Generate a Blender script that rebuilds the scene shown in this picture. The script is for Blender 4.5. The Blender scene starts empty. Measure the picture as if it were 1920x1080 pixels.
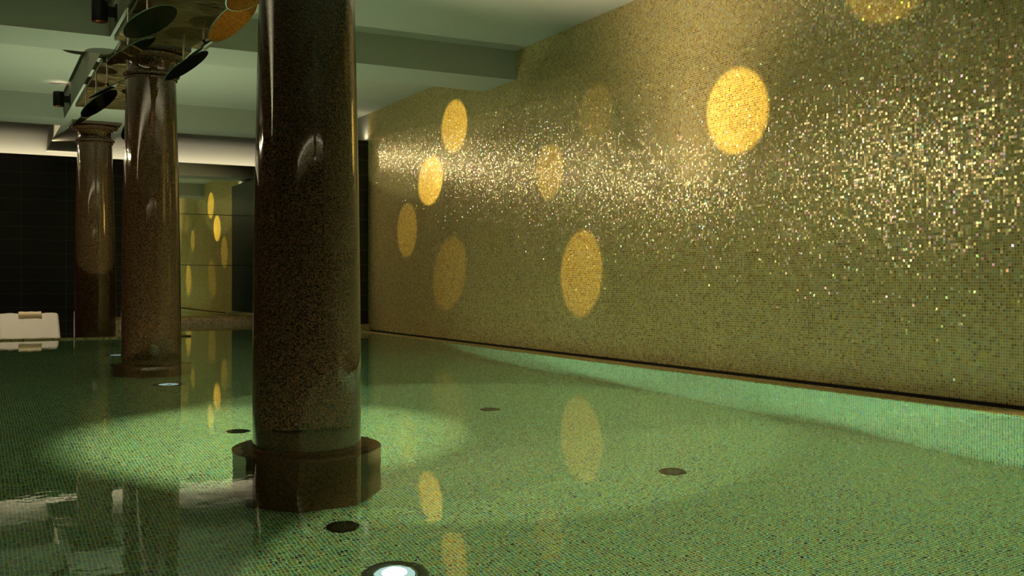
import bpy, bmesh, math, random
from mathutils import Vector, Matrix
random.seed(4)
S = bpy.context.scene
C = S.collection
PI = math.pi

# ------------------------------------------------------------------ camera
cam_d = bpy.data.cameras.new('camera')
cam = bpy.data.objects.new('camera', cam_d); C.objects.link(cam)
cam_d.sensor_width = 36.0
cam_d.lens = 36.0 * 1898.09 / 1920.0
cam_d.shift_y = -(540 - 530.46) / 1920.0
cam_d.clip_start = 0.02
cam.location = (0, 0, 0.7)
cam.rotation_euler = (PI / 2, 0, -0.4896)
S.camera = cam

# ------------------------------------------------------------------ world and exposure
w = bpy.data.worlds.new('world'); S.world = w; w.use_nodes = True
w.node_tree.nodes['Background'].inputs[0].default_value = (0, 0, 0, 1)
w.node_tree.nodes['Background'].inputs[1].default_value = 0
S.view_settings.view_transform = 'Standard'
S.view_settings.look = 'None'
S.view_settings.gamma = 1.0
S.view_settings.exposure = 0.0
S.view_settings.use_curve_mapping = False
S.cycles.max_bounces = 10
S.cycles.diffuse_bounces = 4
S.cycles.glossy_bounces = 5
S.cycles.transmission_bounces = 8
S.cycles.caustics_refractive = True
S.cycles.caustics_reflective = True
S.cycles.sample_clamp_indirect = 3.0
S.cycles.use_denoising = True
S.cycles.use_adaptive_sampling = False

# ------------------------------------------------------------------ lights
WARM = (1.0, 0.86, 0.62)
GOLD = (1.0, 0.72, 0.14)
GREEN = (0.95, 1.0, 0.60)

def area(name, loc, d, sx, sy, power, col, spread=180, caustic=False):
    l = bpy.data.lights.new(name, 'AREA'); l.shape = 'RECTANGLE'; l.size = sx; l.size_y = sy
    l.energy = power; l.color = col; l.spread = math.radians(spread)
    o = bpy.data.objects.new(name, l); C.objects.link(o); o.location = loc
    o.rotation_euler = Vector(d).to_track_quat('-Z', 'Y').to_euler()
    if caustic: l.cycles.is_caustics_light = True
    return o

def spot(name, loc, target, deg, power, col, blend=0.15, r=0.03, caustic=False, parent=None):
    l = bpy.data.lights.new(name, 'SPOT'); l.spot_size = math.radians(deg); l.spot_blend = blend
    l.energy = power; l.color = col; l.shadow_soft_size = r
    o = bpy.data.objects.new(name, l); C.objects.link(o); o.location = loc
    o.rotation_euler = (Vector(target) - Vector(loc)).to_track_quat('-Z', 'Y').to_euler()
    if caustic: l.cycles.is_caustics_light = True
    return o

X0, YC, YF, ZC, ZB, ZK = 5.08, 13.98, 18.03, 3.158, 2.85, 2.769
XL, YN = -6.6, -5.2
# cove strips behind the top of the black walls
area('cove_light_far', (-0.8, YF + 0.14, ZK - 0.06), (0, -0.15, 1), 11.0, 0.04, 27, WARM)
area('cove_light_left', (XL - 0.14, 6.4, ZK - 0.06), (0.15, 0, 1), 0.04, 23.0, 380, WARM, 90)
area('cove_light_near', (-0.8, YN - 0.14, ZK - 0.06), (0, 0.15, 1), 11.0, 0.04, 60, WARM, 50)
area('cove_light_block', (4.99, 14.05, ZK + 0.02), (0, 0, 1), 0.1, 0.08, .8, WARM)
# unseen spots added under the ceiling for fill and glints on the gold mosaic wall
for x, y, ty, p in [(3.8 - .7 * k, 16.9, 13.4 - .63 * k, 25 + 3.6 * k) for k in range(11)] + [(-3.7, 16.5, 6.6, 62), (-4.1, 15.6, 6.1, 65), (-4.4, 14.1, 5.6, 66), (-5.0, 13.7, 4.8, 66), (-5.4, 13.3, 4.4, 70), (-5.7, 12.7, 4.0, 70), (-5.8, 11.8, 3.5, 72)]:
    spot('wall_glint_fill', (x, y, 2.82 if .9 < x < 2 else 2.94), (X0, ty, 1.3), 60, p, (1.0, 0.82, 0.50), 0.9, 0)
# narrow spots at the mirror discs that throw gold circles on the mosaic wall
for (sx, sy, sz), (ty, tz), deg, p in (
    ((1.66, 7.40, 2.55), (5.95, 2.00), 10.5, 66),
    ((1.60, 8.91, 2.50), (10.99, 2.57), 9.5, 56),
    ((1.75, 9.0, 2.45), (11.70, 1.99), 8.6, 90),
    ((1.60, 11.98, 2.42), (12.49, 1.41), 11.5, 10),
    ((1.60, 8.8, 2.50), (11.12, 0.83), 11.0, 9),
    ((1.66, 7.5, 2.55), (8.14, 0.81), 11.5, 22),
    ((1.66, 8.5, 2.55), (8.74, 1.81), 9.5, 12),
    ((1.61, 6.5, 2.55), (4.50, 2.68), 10.5, 14),
    ((1.61, 6.5, 2.55), (7.89, 2.28), 8.5, 5)):
    spot('disc_beam', (sx, sy, sz), (X0, ty, tz), deg, p * 20, GOLD, 0.3, 0)
# pool downlights for the lit floor circles, then added fill spots
spot('pool_downlight_or_fill', (2.8, 5.95, 2.84), (2.8, 6.0, -0.3), 58.5, 340, GREEN, 0.12, 0, True)
spot('pool_downlight_or_fill', (1.6, 1.8, 2.84), (2.6, 2.2, -0.3), 70, 500, (1.0, .97, .58), 0.10, 0, True)
spot('pool_downlight_or_fill', (2.0, 6.2, 2.84), (1.62, 6.25, -1.5), 38, 1900, GREEN, 0.75, 0, True)  # soft spot added to brighten the left part of the lit floor
spot('pool_downlight_or_fill', (4.3, 4.6, 3.1), (3.8, 4.6, -1.5), 90, 50, GREEN, 1.0, 0, True)  # weak wide spot added as fill over the right of the floor
spot('deck_fill_spot', (.5, 15.7, 3.1), (.6, 16.0, 0), 70, 190, WARM, 0.5, 0.03)  # unseen spot added to brighten the lounger
spot('deck_fill_spot', (3.1, 15.6, 3.1), (3.1, 16.2, 0), 70, 90, WARM, 0.5, 0.03)  # unseen spot added to lift the mosaic ledge

# ------------------------------------------------------------------ helpers
def box(bm, x0, x1, y0, y1, z0, z1):
    v = [bm.verts.new(p) for p in ((x0,y0,z0),(x1,y0,z0),(x1,y1,z0),(x0,y1,z0),(x0,y0,z1),(x1,y0,z1),(x1,y1,z1),(x0,y1,z1))]
    for f in ((3,2,1,0),(4,5,6,7),(0,1,5,4),(1,2,6,5),(2,3,7,6),(3,0,4,7)):
        bm.faces.new([v[i] for i in f])

def lathe(bm, prof, n=64, M=None):
    """prof: list of (r, z) from bottom to top; r == 0 closes with a pole"""
    rings = []
    for r, z in prof:
        if r <= 1e-6:
            p = Vector((0, 0, z)); rings.append([bm.verts.new(M @ p if M else p)])
        else:
            row = []
            for i in range(n):
                a = 2 * PI * i / n; p = Vector((r * math.cos(a), r * math.sin(a), z))
                row.append(bm.verts.new(M @ p if M else p))
            rings.append(row)
    for A, B in zip(rings, rings[1:]):
        for i in range(n):
            j = (i + 1) % n
            if len(A) == 1 and len(B) == 1: continue
            if len(A) == 1: bm.faces.new((A[0], B[j], B[i]))
            elif len(B) == 1: bm.faces.new((A[i], A[j], B[0]))
            else: bm.faces.new((A[i], A[j], B[j], B[i]))

def tube(bm, pts, r, n=12):
    pts = [Vector(p) for p in pts]
    rows = []
    for i, p in enumerate(pts):
        d = (pts[min(i + 1, len(pts) - 1)] - pts[max(i - 1, 0)]).normalized()
        q = d.to_track_quat('Z', 'Y')
        rows.append([bm.verts.new(p + q @ Vector((r * math.cos(2 * PI * k / n), r * math.sin(2 * PI * k / n), 0))) for k in range(n)])
    for A, B in zip(rows, rows[1:]):
        for k in range(n):
            bm.faces.new((A[k], A[(k + 1) % n], B[(k + 1) % n], B[k]))
    bm.faces.new(list(reversed(rows[0]))); bm.faces.new(rows[-1])

def obj(name, bm, mat, parent=None, smooth=False, bevel=0, seg=2):
    bmesh.ops.recalc_face_normals(bm, faces=bm.faces)
    me = bpy.data.meshes.new(name); bm.to_mesh(me); bm.free()
    o = bpy.data.objects.new(name, me); C.objects.link(o)
    me.materials.append(mat)
    if smooth:
        for p in me.polygons: p.use_smooth = True
        me.set_sharp_from_angle(angle=math.radians(40))
    if bevel:
        b = o.modifiers.new('bevel', 'BEVEL'); b.width = bevel; b.segments = seg; b.limit_method = 'ANGLE'
        b.angle_limit = math.radians(40); b.harden_normals = True
        for p in me.polygons: p.use_smooth = True
    if parent: o.parent = parent
    return o

def bx(name, dims, mat, parent=None, bevel=0, seg=2):
    bm = bmesh.new(); box(bm, *dims)
    return obj(name, bm, mat, parent, bevel=bevel, seg=seg)

def tag(o, label, cat, group=None, kind=None):
    o['label'] = label; o['category'] = cat
    if group: o['group'] = group
    if kind: o['kind'] = kind
    return o

def struct(name, dims_list, mat, bevel=0):
    bm = bmesh.new()
    for d in dims_list: box(bm, *d)
    o = obj(name, bm, mat, bevel=bevel); o['kind'] = 'structure'
    return o

def empty(name, loc, label, cat, group=None):
    o = bpy.data.objects.new(name, None); C.objects.link(o); o.location = loc
    o.empty_display_size = 0.1
    return tag(o, label, cat, group)

def clone(root, loc, label):
    r = root.copy(); C.objects.link(r); r.location = loc; r['label'] = label
    for ch in list(root.children):
        c = ch.copy(); C.objects.link(c); c.parent = r
        for g in ch.children:
            d = g.copy(); C.objects.link(d); d.parent = c
    return r

# ------------------------------------------------------------------ materials
def nt(name):
    m = bpy.data.materials.new(name); m.use_nodes = True
    t = m.node_tree; return m, t, t.nodes['Principled BSDF']

class N:
    def __init__(s, t): s.t = t
    def new(s, ty, **k):
        n = s.t.nodes.new(ty)
        for a, b in k.items(): setattr(n, a, b)
        return n
    def link(s, a, b): s.t.links.new(a, b)
    def math(s, op, a, b=None):
        n = s.new('ShaderNodeMath', operation=op)
        for i, x in enumerate((a, b)):
            if x is None: continue
            if isinstance(x, (int, float)): n.inputs[i].default_value = x
            else: s.link(x, n.inputs[i])
        return n.outputs[0]
    def vmath(s, op, a, b=None):
        n = s.new('ShaderNodeVectorMath', operation=op)
        for i, x in enumerate((a, b)):
            if x is None: continue
            if isinstance(x, tuple): n.inputs[i].default_value = x
            else: s.link(x, n.inputs[i])
        return n
    def ramp(s, f, stops, interp='LINEAR'):
        n = s.new('ShaderNodeValToRGB'); r = n.color_ramp; r.interpolation = interp
        while len(r.elements) < len(stops): r.elements.new(0.5)
        for e, (p, c) in zip(r.elements, stops):
            e.position = p; e.color = (*c, 1)
        s.link(f, n.inputs[0]); return n.outputs[0]
    def mix(s, f, a, b):
        n = s.new('ShaderNodeMix', data_type='RGBA')
        for i, x in ((0, f), (6, a), (7, b)):
            if isinstance(x, tuple): n.inputs[i].default_value = (*x, 1) if len(x) == 3 else x
            elif isinstance(x, (int, float)): n.inputs[i].default_value = x
            else: s.link(x, n.inputs[i])
        return n.outputs[2]

def plain(name, col, rough=0.5, metal=0, spec=0.5, bump=0, scale=30):
    m, t, p = nt(name); n = N(t)
    pos = n.new('ShaderNodeNewGeometry').outputs['Position']
    nz = n.new('ShaderNodeTexNoise'); nz.inputs['Scale'].default_value = scale; n.link(pos, nz.inputs['Vector'])
    c2 = tuple(c * 0.88 for c in col)
    n.link(n.mix(nz.outputs['Fac'], c2, col), p.inputs['Base Color'])
    p.inputs['Roughness'].default_value = rough; p.inputs['Metallic'].default_value = metal
    p.inputs['Specular IOR Level'].default_value = spec
    if bump:
        b = n.new('ShaderNodeBump'); b.inputs['Strength'].default_value = bump; b.inputs['Distance'].default_value = 0.002
        n.link(nz.outputs['Fac'], b.inputs['Height']); n.link(b.outputs[0], p.inputs['Normal'])
    return m

def cells(n, axes, pu, pv, ou=0.0, ov=0.0):
    pos = n.new('ShaderNodeNewGeometry').outputs['Position']
    sep = n.new('ShaderNodeSeparateXYZ'); n.link(pos, sep.inputs[0])
    d = dict(X=sep.outputs[0], Y=sep.outputs[1], Z=sep.outputs[2])
    u = n.math('DIVIDE', n.math('ADD', d[axes[0]], ou + 20.0), pu); v = n.math('DIVIDE', n.math('ADD', d[axes[1]], ov + 20.0), pv)
    iu, iv = n.math('FLOOR', u), n.math('FLOOR', v)
    fu, fv = n.math('FRACT', u), n.math('FRACT', v)
    cell = n.new('ShaderNodeCombineXYZ'); n.link(iu, cell.inputs[0]); n.link(iv, cell.inputs[1])
    return pos, cell.outputs[0], fu, fv

def joint(n, fu, fv, gu, gv):
    a = n.math('MINIMUM', fu, n.math('SUBTRACT', 1.0, fu)); b = n.math('MINIMUM', fv, n.math('SUBTRACT', 1.0, fv))
    return n.math('MAXIMUM', n.math('LESS_THAN', a, gu), n.math('LESS_THAN', b, gv))

P = 0.0172
def mosaic(name, axes, palette, grout, tilt, gloss, grough, glosscol, irid, rough=0.35, gw=0.07):
    """glass mosaic: each tile has its own colour and is set at its own slight angle"""
    m, t, p = nt(name); n = N(t)
    pos, cell, fu, fv = cells(n, axes, P, P)
    wn = n.new('ShaderNodeTexWhiteNoise', noise_dimensions='3D'); n.link(cell, wn.inputs['Vector'])
    w2 = n.new('ShaderNodeTexWhiteNoise', noise_dimensions='3D')
    n.link(n.vmath('ADD', cell, (31.7, 11.3, 5.1)).outputs[0], w2.inputs['Vector'])
    g = joint(n, fu, fv, gw, gw)
    col = n.ramp(wn.outputs['Value'], palette, 'CONSTANT')
    # slow drift of tone from sheet to sheet
    big = n.new('ShaderNodeTexNoise'); big.inputs['Scale'].default_value = 2.2; big.inputs['Detail'].default_value = 3
    n.link(pos, big.inputs['Vector'])
    hsv = n.new('ShaderNodeHueSaturation'); n.link(col, hsv.inputs['Color'])
    n.link(n.math('ADD', n.math('MULTIPLY', big.outputs['Fac'], 0.4), n.math('ADD', n.math('MULTIPLY', w2.outputs['Value'], 0.45), 0.6)), hsv.inputs['Value'])
    base = n.mix(g, hsv.outputs[0], grout)
    n.link(base, p.inputs['Base Color']); p.inputs['Roughness'].default_value = rough
    p.inputs['Specular IOR Level'].default_value = 0.0
    # tile tilt
    rnd = n.vmath('SUBTRACT', w2.outputs['Color'], (0.5, 0.5, 0.5)).outputs[0]
    # hammered glass face inside the tile
    fine = n.new('ShaderNodeTexNoise'); fine.inputs['Scale'].default_value = 130; fine.inputs['Detail'].default_value = 1
    n.link(pos, fine.inputs['Vector'])
    rf = n.vmath('SUBTRACT', fine.outputs['Color'], (0.5, 0.5, 0.5)).outputs[0]
    sc = n.vmath('SCALE', rnd); n.link(n.math('MULTIPLY', n.math('ADD', n.math('POWER', wn.outputs['Value'], 4.0), 0.35), tilt * 3.6), sc.inputs['Scale'])
    sc2 = n.vmath('SCALE', rf); sc2.inputs['Scale'].default_value = tilt * 0.1
    nrm = n.new('ShaderNodeNewGeometry').outputs['Normal']
    nn = n.vmath('NORMALIZE', n.vmath('ADD', nrm, n.vmath('ADD', sc.outputs[0], sc2.outputs[0]).outputs[0]).outputs[0]).outputs[0]
    gl = n.new('ShaderNodeBsdfGlossy'); gl.inputs['Roughness'].default_value = grough
    n.link(nn, gl.inputs['Normal'])
    hue = n.new('ShaderNodeHueSaturation'); hue.inputs['Color'].default_value = (1.0, 0.45, 0.35, 1)
    n.link(w2.outputs['Value'], hue.inputs['Hue'])
    n.link(n.mix(n.math('MULTIPLY', n.math('GREATER_THAN', wn.outputs['Value'], 1 - irid), 0.75), glosscol, hue.outputs[0]), gl.inputs['Color'])
    mx = n.new('ShaderNodeMixShader')
    w3 = n.new('ShaderNodeTexWhiteNoise', noise_dimensions='3D')
    n.link(n.vmath('ADD', cell, (7.7, 91.3, 2.1)).outputs[0], w3.inputs['Vector'])
    var = n.math('ADD', n.math('MULTIPLY', n.math('POWER', w3.outputs['Value'], 3.0), 2.6), 0.3)
    n.link(n.math('MINIMUM', n.math('MULTIPLY', n.math('MULTIPLY', n.math('SUBTRACT', 1.0, g), gloss), var), 0.9), mx.inputs[0])
    n.link(p.outputs[0], mx.inputs[1]); n.link(gl.outputs[0], mx.inputs[2])
    n.link(mx.outputs[0], t.nodes['Material Output'].inputs['Surface'])
    return m

GOLDPAL = [(0, (.16, .085, .015)), (.06, (.24, .135, .028)), (.22, (.33, .21, .055)), (.48, (.40, .285, .095)), (.70, (.33, .27, .12)), (.86, (.29, .255, .145)), (.94, (.40, .31, .06))]
gold = lambda nm, ax: mosaic(nm, ax, GOLDPAL, (.60, .50, .27), 0.065, 0.17, 0.17, (1.0, .88, .55), 0.35)
M_gold = gold('gold_mosaic', 'YZ')
M_gold_top = gold('gold_mosaic_top', 'XY')
M_gold_end = gold('gold_mosaic_end', 'XZ')
POOLPAL = [(0, (.02, .03, .03)), (.10, (.17, .11, .025)), (.24, (.19, .26, .06)), (.42, (.10, .24, .09)), (.60, (.06, .24, .17)), (.76, (.25, .26, .06)), (.90, (.06, .14, .20))]
pool = lambda nm, ax: mosaic(nm, ax, POOLPAL, (.62, .90, .58), 0.03, 0.04, 0.3, (.8, 1, .9), 0.3, gw=0.09)
M_pool = pool('pool_mosaic_floor', 'XY')
M_pool_yz = pool('pool_mosaic_side', 'YZ')
M_pool_xz = pool('pool_mosaic_end', 'XZ')
LEDGEPAL = [(0, (.42, .31, .17)), (.3, (.58, .45, .27)), (.7, (.70, .56, .36))]
M_ledge = mosaic('ledge_mosaic', 'XZ', LEDGEPAL, (.1, .07, .03), 0.02, 0.05, 0.3, (1, .9, .7), 0.1)

def black_tile(name, axes, ou):
    m, t, p = nt(name); n = N(t)
    pos, cell, fu, fv = cells(n, axes, 0.67, 0.2175, ou, -0.08)
    g = joint(n, fu, fv, 0.0035, 0.010)
    wn = n.new('ShaderNodeTexWhiteNoise', noise_dimensions='3D'); n.link(cell, wn.inputs['Vector'])
    nz = n.new('ShaderNodeTexNoise'); nz.inputs['Scale'].default_value = 14; nz.inputs['Detail'].default_value = 6
    n.link(pos, nz.inputs['Vector'])
    c = n.mix(n.math('ADD', n.math('MULTIPLY', wn.outputs['Value'], .4), n.math('MULTIPLY', nz.outputs['Fac'], .6)), (.012, .011, .009), (.034, .032, .027))
    n.link(n.mix(g, c, (.15, .145, .12)), p.inputs['Base Color'])
    p.inputs['Roughness'].default_value = 0.32; p.inputs['Specular IOR Level'].default_value = 0.35
    return m
M_blk = black_tile('black_tile_end', 'XZ', -0.583)
M_blk_s = black_tile('black_tile_side', 'YZ', -18.03)

M_white = plain('white_plaster', (.37, .37, .30), 0.75, bump=0.03, scale=60)
M_dark = plain('dark_void', (.01, .009, .008), 0.8)
M_deck = plain('dark_deck_stone', (.03, .028, .025), 0.4)
M_black_metal = plain('black_metal', (.012, .011, .01), 0.35, 0.3)
M_copper = plain('copper_reflector', (.85, .35, .16), 0.25, 1.0)
M_steel = plain('brushed_steel', (.55, .52, .45), 0.28, 1.0)
M_grey_metal = plain('dark_steel', (.10, .11, .10), 0.35, 0.8)
M_fabric = plain('cream_leather', (.62, .56, .46), 0.6, bump=0.2, scale=8)
M_cushion_frame = plain('lounger_frame', (.35, .32, .28), 0.5)

def granite(name, rough, ior, gain):
    m, t, p = nt(name); n = N(t)
    pos = n.new('ShaderNodeNewGeometry').outputs['Position']
    nz = n.new('ShaderNodeTexNoise'); nz.inputs['Scale'].default_value = 60; nz.inputs['Detail'].default_value = 2
    n.link(pos, nz.inputs['Vector'])
    d = n.vmath('SCALE', nz.outputs['Color']); d.inputs['Scale'].default_value = 0.012
    q = n.vmath('ADD', pos, d.outputs[0]).outputs[0]
    v = n.new('ShaderNodeTexVoronoi'); v.inputs['Scale'].default_value = 230; n.link(q, v.inputs['Vector'])
    sep = n.new('ShaderNodeSeparateColor'); n.link(v.outputs['Color'], sep.inputs[0])
    col = n.ramp(sep.outputs[0], [(0, (.006, .004, .003)), (.22, (.050, .023, .010)), (.44, (.100, .044, .016)), (.66, (.070, .040, .018)), (.82, (.13, .048, .020)), (.92, (.030, .040, .028)), (.98, (.11, .085, .06))], 'CONSTANT')
    v2 = n.new('ShaderNodeTexVoronoi'); v2.inputs['Scale'].default_value = 420; n.link(pos, v2.inputs['Vector'])
    s2 = n.new('ShaderNodeSeparateColor'); n.link(v2.outputs['Color'], s2.inputs[0])
    spk = n.ramp(s2.outputs[1], [(0, (0, 0, 0)), (.98, (.06, .045, .03))], 'CONSTANT')
    a = n.new('ShaderNodeMix', data_type='RGBA', blend_type='ADD'); a.inputs[0].default_value = 1
    n.link(col, a.inputs[6]); n.link(spk, a.inputs[7])
    gn = n.new('ShaderNodeMix', data_type='RGBA', blend_type='MULTIPLY'); gn.inputs[0].default_value = 1; gn.inputs[7].default_value = (gain, gain, gain, 1)
    n.link(a.outputs[2], gn.inputs[6]); n.link(gn.outputs[2], p.inputs['Base Color'])
    p.inputs['Roughness'].default_value = rough; p.inputs['IOR'].default_value = ior
    return m
M_granite = granite('polished_granite', .04, 1.9, 1.25)
M_granite_wet = granite('submerged_granite', .35, 1.2, 2.0)

def leaf_plate():
    m, t, p = nt('aged_metal_leaf'); n = N(t)
    pos = n.new('ShaderNodeNewGeometry').outputs['Position']
    mp = n.new('ShaderNodeMapping'); mp.inputs['Scale'].default_value = (3, 9, 9); n.link(pos, mp.inputs[0])
    nz = n.new('ShaderNodeTexNoise'); nz.inputs['Scale'].default_value = 2.2; nz.inputs['Detail'].default_value = 8; nz.inputs['Roughness'].default_value = .7
    n.link(mp.outputs[0], nz.inputs['Vector'])
    n.link(n.ramp(nz.outputs['Fac'], [(.3, (.06, .035, .018)), (.5, (.22, .145, .06)), (.7, (.48, .36, .16))]), p.inputs['Base Color'])
    p.inputs['Metallic'].default_value = 0.75
    r = n.ramp(nz.outputs['Fac'], [(.3, (.22,) * 3), (.7, (.45,) * 3)]); n.link(r, p.inputs['Roughness'])
    b = n.new('ShaderNodeBump'); b.inputs['Strength'].default_value = .25; b.inputs['Distance'].default_value = .004
    n.link(nz.outputs['Fac'], b.inputs['Height']); n.link(b.outputs[0], p.inputs['Normal'])
    return m
M_leaf = leaf_plate()

def mirror(name, col, rough=0.0):
    m, t, p = nt(name)
    p.inputs['Base Color'].default_value = (*col, 1); p.inputs['Metallic'].default_value = 1
    p.inputs['Roughness'].default_value = rough
    return m
M_mirror = mirror('grey_mirror', (.84, .88, .74), 0.01)
M_disc = mirror('amber_mirror', (.62, .34, .07), 0.02)
M_dark_reflection = mirror('dark_reflection_mirror', (.075, .055, .03), 0.03)  # dark tint stands in for the dark surroundings these discs reflect
M_brown = mirror('brown_mirror', (.34, .26, .20), 0.05)
M_glass_edge = plain('green_glass_edge', (.10, .22, .17), 0.1, 0.2)

def water():
    m, t, p = nt('pool_water'); n = N(t)
    pos = n.new('ShaderNodeNewGeometry').outputs['Position']
    nz = n.new('ShaderNodeTexNoise'); nz.inputs['Scale'].default_value = 8.0; nz.inputs['Detail'].default_value = 3
    n.link(pos, nz.inputs['Vector'])
    p.inputs['Base Color'].default_value = (.93, 1.0, .93, 1)
    p.inputs['Roughness'].default_value = 0.0
    p.inputs['IOR'].default_value = 1.333
    p.inputs['Transmission Weight'].default_value = 1.0
    b = n.new('ShaderNodeBump'); b.inputs['Strength'].default_value = 0.25; b.inputs['Distance'].default_value = 0.0018
    n.link(nz.outputs['Fac'], b.inputs['Height']); n.link(b.outputs[0], p.inputs['Normal'])
    return m
M_water = water()

def glow(name, col, s):
    m = bpy.data.materials.new(name); m.use_nodes = True; t = m.node_tree
    t.nodes.remove(t.nodes['Principled BSDF'])
    e = t.nodes.new('ShaderNodeEmission'); e.inputs[0].default_value = (*col, 1); e.inputs[1].default_value = s
    t.links.new(e.outputs[0], t.nodes['Material Output'].inputs[0]); return m

# ------------------------------------------------------------------ the room
D = -1.5
XP, YP, XA, YL = 4.83, 13.65, 2.52, 17.85
struct('floor_pool', [(XL, XP + .2, YN, YL + .1, D - .1, D - .002)], M_pool)
struct('wall_pool_right', [(XP, XP + .200, YN, YL, D, 0.003)], M_pool_yz)
struct('wall_pool_far', [(XL, XA, YP + .012, YP + .07, D, -0.01)], M_pool_xz)
struct('wall_pool_bay_far', [(XA - .07, XP, YL, YL + .06, D, -0.02)], M_pool_xz)
struct('wall_pool_bay_left', [(XA - .07, XA, YP + .07, YL, D, -0.01)], M_pool_yz)
struct('wall_pool_left', [(XL - .1, XL, YN, YP, D, 0.003)], M_pool_yz)
struct('wall_pool_near', [(XL, XP, YN - .1, YN, D, 0.003)], M_pool_xz)
struct('trim_1', [(XP - .002, XP + .200, YN, YL, 0.003, 0.008)], M_gold_top)          # coping under the gold wall
struct('trim_2', [(XP + .200, X0 + .3, YN, YC, -.3, -.1), (X0 + .02, X0 + .3, YN, YC, -.1, .024)], M_dark)   # overflow slot
struct('trim_3', [(XL, XA, YP, YP + .07, -0.01, 0.016), (XA - .08, XA, YP, YL, -0.01, 0.012)], M_gold_top)   # pool lip
struct('floor', [(XL, XA - .08, YP + .07, YF + .3, -.65, -.55)], M_deck)
struct('trim_4', [(2.08, XP + .1, YL, YF, -.55, .078)], M_ledge)
struct('trim_6', [(2.08, XP + .08, YF - .05, YF - .001, .078, .126)], M_gold_end)
struct('trim_5', [(4.80, X0 + .1, 13.90, YL, 0.009, .10)], M_ledge)
struct('wall_right', [(X0, X0 + .25, YN, YC, 0.024, ZC + .05)], M_gold)
struct('wall_far', [(XL - .1, 4.92, YF, YF + .07, -.55, ZK)], M_blk)
struct('wall_bay_right', [(4.92, X0 - .001, YC + .01, YF, 0.05, ZK)], M_blk_s)
struct('wall_bay_front', [(4.92, X0 - .001, YC, YC + .01, 0.05, ZK)], M_blk)
struct('wall_left', [(XL - .07, XL, YN, YF, -.55, ZK)], M_blk_s)
struct('wall_near', [(XL, X0, YN - .07, YN, 0, ZK)], M_blk)
struct('wall_upper', [(XL - .4, X0 + .3, YF + .22, YF + .3, ZK - .3, ZC), (XL - .4, X0 + .3, YN - .3, YN - .22, ZK - .3, ZC),
                      (XL - .3, XL - .22, YN - .3, YF + .3, ZK - .3, ZC), (X0 - .001, X0 + .05, YC, YF + .3, ZK - .1, ZC),
                      (XL - .3, X0 + .2, YF + .07, YF + .3, ZK - .34, ZK - .3), (XL - .3, X0 + .2, YN - .3, YN - .07, ZK - .34, ZK - .3),
                      (XL - .3, XL - .07, YN - .3, YF + .3, ZK - .34, ZK - .3)], M_white)
struct('ceiling', [(XL - .4, X0 + .3, YN - .4, YF + .4, ZC, ZC + .1)], M_white)
BE = [(-0.45, 0.25), (4.55, 5.25), (9.445, 10.179), (14.44, 15.081)]
for a, b in BE:
    struct('ceiling_cross_beam', [(XL - .3, X0 - .001, a, b, ZB, ZC + .01)], M_white)
segs = [(YN - .3, BE[0][0])] + [(BE[i][1], BE[i + 1][0]) for i in range(3)] + [(BE[3][1], YF + .2)]
BX0, BX1 = 1.06, 1.88
for a, b in segs:
    struct('ceiling_main_beam', [(BX0, BX1, a + .001, b - .001, ZB, ZC + .01)], M_white)

# curved plaster coves that carry the wall into the ceiling
def cove(name, pts):
    bm = bmesh.new(); rows = []
    for a, b in pts: rows.append((bm.verts.new(a), bm.verts.new(b)))
    for (a, b), (c, d) in zip(rows, rows[1:]): bm.faces.new((a, b, d, c))
    for f in bm.faces: f.smooth = True
    o = obj(name, bm, M_white, smooth=True); o['kind'] = 'structure'
arc = [(1 - math.cos(t), 1 - math.sin(t)) for t in [PI / 2 * k / 12 for k in range(13)]]   # (out from wall, below ceiling)
cove('ceiling_cove', [((XL, YF + .215 - 1.0 * u, ZC - .42 * v - .002), (X0, YF + .215 - 1.0 * u, ZC - .42 * v - .002)) for u, v in arc])
cove('ceiling_cove', [((XL - .215 + .9 * u, YN, ZC - .42 * v - .003), (XL - .215 + .9 * u, YF + .2, ZC - .42 * v - .003)) for u, v in arc])

# water surface (one sheet, main pool and bay)
bm = bmesh.new()
vs = [bm.verts.new(p) for p in ((XL, YN, 0), (XP, YN, 0), (XP, YL, 0), (XA, YL, 0), (XA, YP, 0), (XL, YP, 0))]
bm.faces.new(vs)
me = bpy.data.meshes.new('pool_water'); bm.to_mesh(me); bm.free()
me.materials.append(M_water)
for p in me.polygons: p.use_smooth = True
wat = bpy.data.objects.new('pool_water', me); C.objects.link(wat)
tag(wat, 'still green pool water reflecting the columns and gold wall', 'water', kind='stuff')
wat.cycles.is_caustics_caster = True

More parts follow.
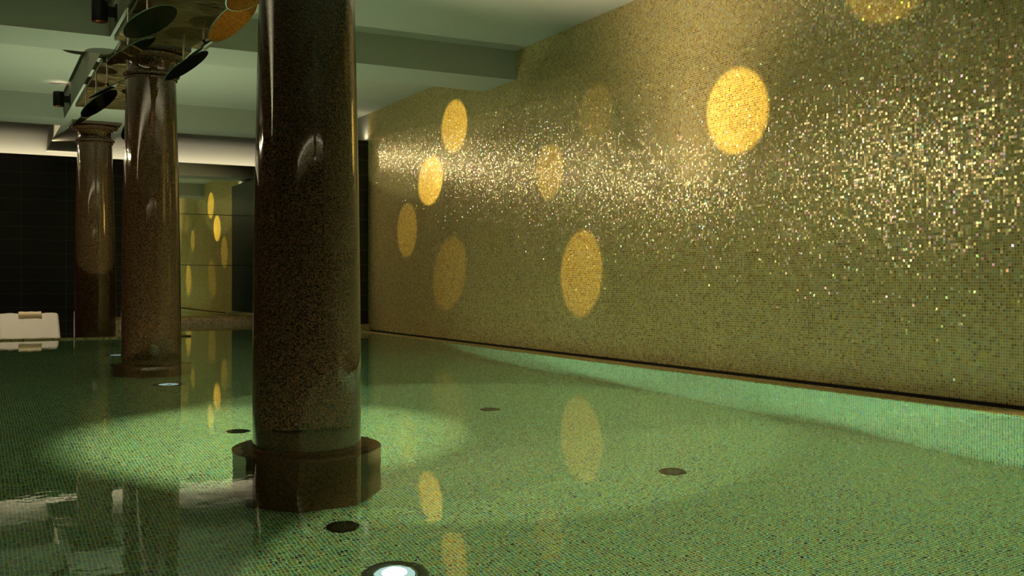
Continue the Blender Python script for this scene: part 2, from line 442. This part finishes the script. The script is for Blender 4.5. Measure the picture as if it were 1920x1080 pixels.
# ------------------------------------------------------------------ granite columns
def make_column():
    t = empty('granite_column', (0, 0, 0), '', 'column')
    sh = []
    for i in range(41):
        z = -.60 + (2.57 + .60) * i / 40
        k = max(0, (z - .2) / 2.4)
        sh.append((.264 - .047 * (0.35 * k + 0.65 * k * k), z))
    bm = bmesh.new(); lathe(bm, [(0, -.60)] + sh + [(0, 2.57)], 128); obj('shaft', bm, M_granite, t, True)
    def torus_prof(r, z0, z1, out, k=8):
        return [(r + out * math.sin(PI * i / k), z0 + (z1 - z0) * (1 - math.cos(PI * i / k)) / 2) for i in range(k + 1)]
    bm = bmesh.new()
    lathe(bm, [(0, -.66), (.340, -.66)] + torus_prof(.345, -.655, -.60, .018) + [(.31, -.598), (.300, -.585)] + torus_prof(.285, -.58, -.545, .018) + [(.270, -.535), (0.255, -.53), (0, -.53)], 128)
    obj('base_molding', bm, M_granite_wet, t, True)
    bm = bmesh.new()
    pr = []
    for z in (-1.5, -.66):
        pr.append([bm.verts.new((.362 * math.cos(math.radians(22.5 + 45 * i)), .362 * math.sin(math.radians(22.5 + 45 * i)), z)) for i in range(8)])
    for i in range(8): bm.faces.new((pr[0][i], pr[0][(i + 1) % 8], pr[1][(i + 1) % 8], pr[1][i]))
    bm.faces.new(pr[1]); bm.faces.new(list(reversed(pr[0])))
    obj('plinth', bm, M_granite_wet, t, bevel=.004)
    bm = bmesh.new()
    lathe(bm, [(0, 2.565), (.217, 2.565)] + torus_prof(.218, 2.57, 2.595, .016) + [(.222, 2.598)] + torus_prof(.226, 2.60, 2.64, .028) + [(.218, 2.645), (0, 2.645)], 128)
    obj('neck_ring', bm, M_granite, t, True)
    bm = bmesh.new()
    lathe(bm, [(0, 2.64), (.213, 2.64), (.213, 2.73), (.218, 2.742)] + torus_prof(.226, 2.744, 2.758, .008) + [(.232, 2.762), (.256, 2.768)] + torus_prof(.262, 2.770, 2.812, .034) + [(0, 2.812)], 128)
    obj('echinus', bm, M_granite, t, True)
    bx('abacus', (-.305, .305, -.305, .305, 2.812, 2.849), M_granite, t, bevel=.003)
    return t
XC = 1.4616
col = make_column()
col.location = (XC, 4.898, 0); col['label'] = 'nearest thick polished brown granite column standing in the pool, its octagonal plinth showing under the water'
clone(col, (XC, 9.854, 0), 'middle granite column of the row, rising from the water just behind the nearest one')
clone(col, (XC, 14.75, 0), 'farthest granite column, reddish with bright edges, standing on the deck beyond the pool edge')

# ------------------------------------------------------------------ pool lights and drains
M_lens = glow('lit_reflector', (.62, .95, .88), 0.85)
def make_pool_light():
    t = empty('pool_light', (0, 0, D), '', 'pool light', 'uplights sunk in the pool floor')
    bm = bmesh.new()
    lathe(bm, [(.088, .002), (.088, .010), (.094, .013), (.126, .013), (.134, .008), (.134, -.01)], 64)
    obj('bezel', bm, M_grey_metal, t, True)
    bm = bmesh.new()
    lathe(bm, [(.080, .004), (.081, .016), (.086, .018), (.090, .014), (.090, .004)], 64)
    obj('trim_ring', bm, M_steel, t, True)
    bm = bmesh.new()
    lathe(bm, [(0, .001), (.03, .0015), (.055, .003), (.072, .007), (.082, .014)], 48)
    obj('reflector', bm, M_lens, t, True)
    bm = bmesh.new()
    lathe(bm, [(0, .008), (.016, .007), (.020, .005), (.021, .0012)], 32)
    obj('lamp_cap', bm, M_steel, t, True)
    for k in range(3):
        a = 2 * PI * k / 3 + .4
        bm = bmesh.new(); lathe(bm, [(0, .017), (.005, .016), (.005, .012)], 12, Matrix.Translation((.11 * math.cos(a), .11 * math.sin(a), 0)))
        obj('screw', bm, M_steel, t, True)
    return t
pl = make_pool_light()
pl.location = (1.462, 3.72, D); pl['label'] = 'large glowing round pool light at the bottom edge, in front of the nearest column'
clone(pl, (1.466, 8.93, D), 'lit round pool light on the floor just in front of the middle column')
clone(pl, (1.437, 12.14, D), 'farthest small pool light, glowing just left of the middle column')
for y, p in ((3.72, 4), (8.93, 8), (12.14, 45), (-1.3, 4)):
    l = area('pool_light_beam', (1.46, y, D + .03), (0, 0, 1),  .10, .10, p, (.86, 1.0, .66), 95, True); l.data.shape = 'DISK'
for x, y, az, p in ((1.56, 3.72, 0, 330), (1.54, 3.78, 34, 330), (1.56, 8.93, -8, 120), (1.54, 8.87, -40, 160)):
    a, e = math.radians(az), math.radians(35)
    spot('pool_light_spill', (x, y, D + .04), (x + math.cos(a) * math.cos(e), y + math.sin(a) * math.cos(e), D + .04 + math.sin(e)), 76, p * 1.9, (.62, 1.0, .74), .35, .04)

def make_drain():
    t = empty('pool_drain', (0, 0, D), '', 'pool drain', 'round slotted drains in the pool floor')
    bm = bmesh.new(); lathe(bm, [(.056, .002), (.058, .008), (.070, .008), (.074, .004), (.074, -.01)], 48)
    obj('rim', bm, M_black_metal, t, True)
    bm = bmesh.new(); lathe(bm, [(0, .001), (.057, .001)], 48); obj('sump', bm, M_dark, t)
    bm = bmesh.new()
    for r in (.012, .026, .040):
        lathe(bm, [(r - .002, .003), (r - .002, .009), (r + .002, .009), (r + .002, .003)], 48)
    for k in range(24):
        a = 2 * PI * k / 24; M = Matrix.Rotation(a, 4, 'Z')
        vsx = [bm.verts.new(M @ Vector(q)) for q in ((.010, -.0016, .008), (.058, -.0022, .008), (.058, .0022, .008), (.010, .0016, .008))]
        bm.faces.new(vsx)
    obj('grille', bm, M_grey_metal, t)
    return t
dr = make_drain()
dr.location = (1.448, 4.312, D); dr['label'] = 'dark round slotted drain in front of the nearest column, beside its plinth'
clone(dr, (1.477, 6.447, D), 'dark round drain half hidden at the left edge of the nearest column')
clone(dr, (3.282, 4.341, D), 'faint round drain in the open green water, right of centre and nearer of two')
clone(dr, (3.282, 6.493, D), 'small faint drain farther out in the open water, right of the nearest column')

# ------------------------------------------------------------------ wall mirror panes
zs = [(.128, 1.004), (1.010, 1.884), (1.890, 2.766)]
for (a, b), lb in zip(zs, ('lowest pane of the large wall mirror, standing on the mosaic ledge',
                           'middle pane of the large wall mirror between its two thin joints',
                           'top pane of the large wall mirror, under the white ceiling')):
    t = empty('wall_mirror', (3.6, YF - .02, a), lb, 'mirror', 'stacked mirror panes above the ledge')
    bx('pane', (-1.0, 1.31, -.002, .016, .002, b - a - .002), M_mirror, t)
    bx('edge_strip', (-1.0, 1.31, -.003, .015, b - a - .002, b - a + .003), M_grey_metal, t)

# ------------------------------------------------------------------ soffit plates on the main beam
for y0, y1, lb in ((5.6, 9.43, 'brown metal-leaf plate under the ceiling beam between nearest and middle columns'),
                   (10.35, 13.2, 'silver and gold metal-leaf plate under the beam between middle and farthest columns')):
    t = empty('soffit_plate', (1.49, (y0 + y1) / 2, ZB - .031), lb, 'ceiling plate', 'metal-leaf plates under the ceiling beam')
    h = (y1 - y0) / 2
    bx('plate', (-.39, .39, -h, h, 0, .018), M_leaf, t, bevel=.001)
    bm = bmesh.new(); box(bm, -.36, .36, -h + .04, h - .04, .018, .030); obj('spacer', bm, M_dark, t)
    bm = bmesh.new(); box(bm, -.398, -.391, -h, h, -.006, .020); obj('edge_strip', bm, M_white, t)

# ------------------------------------------------------------------ mirror discs
discs = [
 ((1.154, 7.822, 2.62), (0.43, -0.268, -0.862), .212, 'large dark mirror disc hanging left under the brown ceiling plate, nearest of the left ones'),
 ((1.080, 8.270, 2.49), (0.532, -0.082, -0.843), .210, 'narrow tilted mirror disc crossing the capital of the middle column on its left'),
 ((1.66, 7.397, 2.60), (0.587, -0.321, -0.743), .225, 'orange gold mirror disc at the top, beside the nearest column'),
 ((1.609, 8.908, 2.55), (0.56, -0.161, -0.812), .215, 'brown mirror disc on a clamp hanging right of the capital of the middle column'),
 ((1.685, 8.455, 2.64), (0.612, 0.016, -0.79), .190, 'mirror disc seen edge-on as a thin dark line above the clamped brown disc'),
 ((1.613, 6.537, 2.60), (0.486, -0.31, -0.817), .225, 'gold mirror disc cut by the top edge of the picture, above the orange one'),
 ((1.156, 10.33, 2.56), (0.515, 0.035, -0.857), .215, 'edge-on mirror disc with a spider clamp under the silver ceiling plate'),
 ((1.121, 10.909, 2.50), (0.588, -0.239, -0.773), .215, 'dark mirror disc with a golden tip hanging above the farthest column'),
 ((1.097, 11.649, 2.50), (0.629, -0.061, -0.775), .215, 'small slim disc touching the capital of the farthest column in view'),
 ((1.597, 11.976, 2.48), (0.73, -0.369, -0.575), .215, 'greenish disc mostly hidden behind the left edge of the middle column'),
]
for (px, py, pz), nn, r, lb in discs:
    t = empty('mirror_disc', (px, py, pz), lb, 'mirror disc', 'tilted mirror discs under the ceiling beam')
    q = Vector(nn).normalized().to_track_quat('Z', 'Y').to_matrix().to_4x4()
    bm = bmesh.new(); lathe(bm, [(0, .003), (r - .003, .003), (r - .003, -.0035), (0, -.0035)], 96, q); obj('glass', bm, M_disc if 'gold mirror disc' in lb else M_brown if 'brown mirror' in lb else M_dark_reflection, t, True)
    bm = bmesh.new(); lathe(bm, [(r - .003, .0032), (r - .001, .003), (r, .0015), (r, -.0025), (r - .001, -.004), (r - .003, -.004)], 96, q); obj('rim', bm, M_glass_edge, t, True)
    top = ZB - .032 - pz
    if 9.43 < py < 10.35: top = ZB - pz
    k = q @ Vector((0, 0, -.045))
    bm = bmesh.new(); tube(bm, [(k.x, k.y, k.z), (k.x, k.y, top)], .008); obj('rod', bm, M_steel, t, True)
    cl = bmesh.new(); lathe(cl, [(0, -.004), (.022, -.004), (.022, -.014), (.010, -.018), (.010, -.05), (0, -.05)], 24, q)
    c = obj('clamp', cl, M_black_metal, t, True)
    bm = bmesh.new()
    for a in (0.5, 2.07, 3.64, 5.21):
        e = q @ Vector((.045 * math.cos(a), .045 * math.sin(a), -.010)); f = q @ Vector((0, 0, -.022))
        tube(bm, [f, e], .005, 8)
        lathe(bm, [(0, -.003), (.010, -.003), (.010, -.014), (0, -.014)], 12, q @ Matrix.Translation((.045 * math.cos(a), .045 * math.sin(a), 0)))
    obj('clamp_arm', bm, M_black_metal, c, True)

# ------------------------------------------------------------------ wall sconces on the side of the beam
M_sc = glow('sconce_lamp', (1.0, .55, .25), 6)
for y, lb in ((9.01, 'black cylinder up-and-down light near the top left corner of the room'),
              (13.55, 'farther black cylinder light on the beam side, above the farthest column')):
    t = empty('wall_sconce', (.93, y, 2.95), lb, 'wall light', 'black cylinder lights on the ceiling beam')
    bm = bmesh.new(); lathe(bm, [(.055, -.085), (.062, -.085), (.064, -.08), (.064, .085), (.058, .09), (.05, .085), (0, .08)], 48); obj('housing', bm, M_black_metal, t, True)
    bm = bmesh.new(); lathe(bm, [(.056, -.083), (.050, -.05), (.030, -.03), (0, -.03)], 48); obj('reflector', bm, M_copper, t, True)
    bm = bmesh.new(); lathe(bm, [(0, -.04), (.02, -.036), (.026, -.03)], 24); obj('bulb', bm, M_sc, t, True)
    bx('bracket', (.05, .118, -.022, .022, -.035, .045), M_black_metal, t, bevel=.003)
    bx('back_plate', (.118, .1295, -.045, .045, -.06, .07), M_black_metal, t, bevel=.003)
    spot('sconce_up', (.93, y, 2.95 + .1), (.93, y + .15, 6), 150, .8, (1, .82, .6), .8, 0)
    spot('sconce_down', (.93, y, 2.95 - .09), (.93, y + .15, 0), 110, 6, (1, .7, .4), .5, 0)

# ------------------------------------------------------------------ lounger with rolled towel
t = empty('sun_lounger', (.72, 15.9, -.55), 'cream padded sun lounger with raised backrest beyond the far pool edge at left', 'sun lounger')
def padded(name, path, w, th, mat, parent, rr=.04):
    """cushion swept along a side profile path [(y, z)], width w, rounded by bevel"""
    bm = bmesh.new(); nx = 10; rows = []
    for (y, z, ny, nz) in path:
        top = [bm.verts.new((-w / 2 + w * i / nx, y + ny * th / 2, z + nz * th / 2 + .006 * math.sin(i * 1.9 + y * 9))) for i in range(nx + 1)]
        bot = [bm.verts.new((-w / 2 + w * i / nx, y - ny * th / 2, z - nz * th / 2)) for i in range(nx + 1)]
        rows.append((top, bot))
    for (a, b), (c, d) in zip(rows, rows[1:]):
        for i in range(nx):
            bm.faces.new((a[i], a[i + 1], c[i + 1], c[i])); bm.faces.new((b[i + 1], b[i], d[i], d[i + 1]))
        bm.faces.new((a[0], c[0], d[0], b[0])); bm.faces.new((a[nx], b[nx], d[nx], c[nx]))
    for (a, b) in (rows[0], rows[-1]):
        for i in range(nx): bm.faces.new((a[i], b[i], b[i + 1], a[i + 1]))
    return obj(name, bm, mat, parent, bevel=rr, seg=4)
ca, sa = math.cos(math.radians(38)), math.sin(math.radians(38))
padded('backrest', [(.0 + ca * k * .1, .42 + sa * k * .1, -sa, ca) for k in range(7)], .80, .09, M_fabric, t)
padded('seat', [(-1.3 + .125 * k, .36 , 0, 1) for k in range(11)], .80, .10, M_fabric, t)
bx('frame', (-.38, .38, -1.28, .5, .24, .305), M_cushion_frame, t, bevel=.01)
bx('back_support', (-.03, .03, .40, .44, .30, .70), M_cushion_frame, t, bevel=.005)
for sx in (-.34, .34):
    for sy in (-1.2, .42):
        bx('leg', (sx - .03, sx + .03, sy - .03, sy + .03, 0, .24), M_cushion_frame, t, bevel=.006)
def towel_mat():
    m = plain('cream_towel', (.80, .66, .42), .95, bump=.6, scale=180); return m
bm = bmesh.new()
prof = [(0, -.15), (.035, -.153)] + [(.051 + .002 * math.sin(i * .9), -.148 + i * .0185) for i in range(17)] + [(.035, .153), (0, .15)]
lathe(bm, prof, 32, Matrix.Rotation(PI / 2, 4, 'Y'))
tw = obj('rolled_towel', bm, towel_mat(), None, True)
tw.location = (.735, 16.27, .232)
tag(tw, 'rolled cream towel lying on the backrest of the lounger', 'towel')

# surfaces that receive light focused through the water
for o in S.objects:
    if o.type == 'MESH' and (o.name.startswith(('floor_pool', 'ceiling', 'wall_pool', 'wall_right')) or o.name.split('.')[0] in ('shaft', 'plinth', 'base_molding', 'echinus', 'neck_ring', 'abacus', 'plate')):
        o.cycles.is_caustics_receiver = True
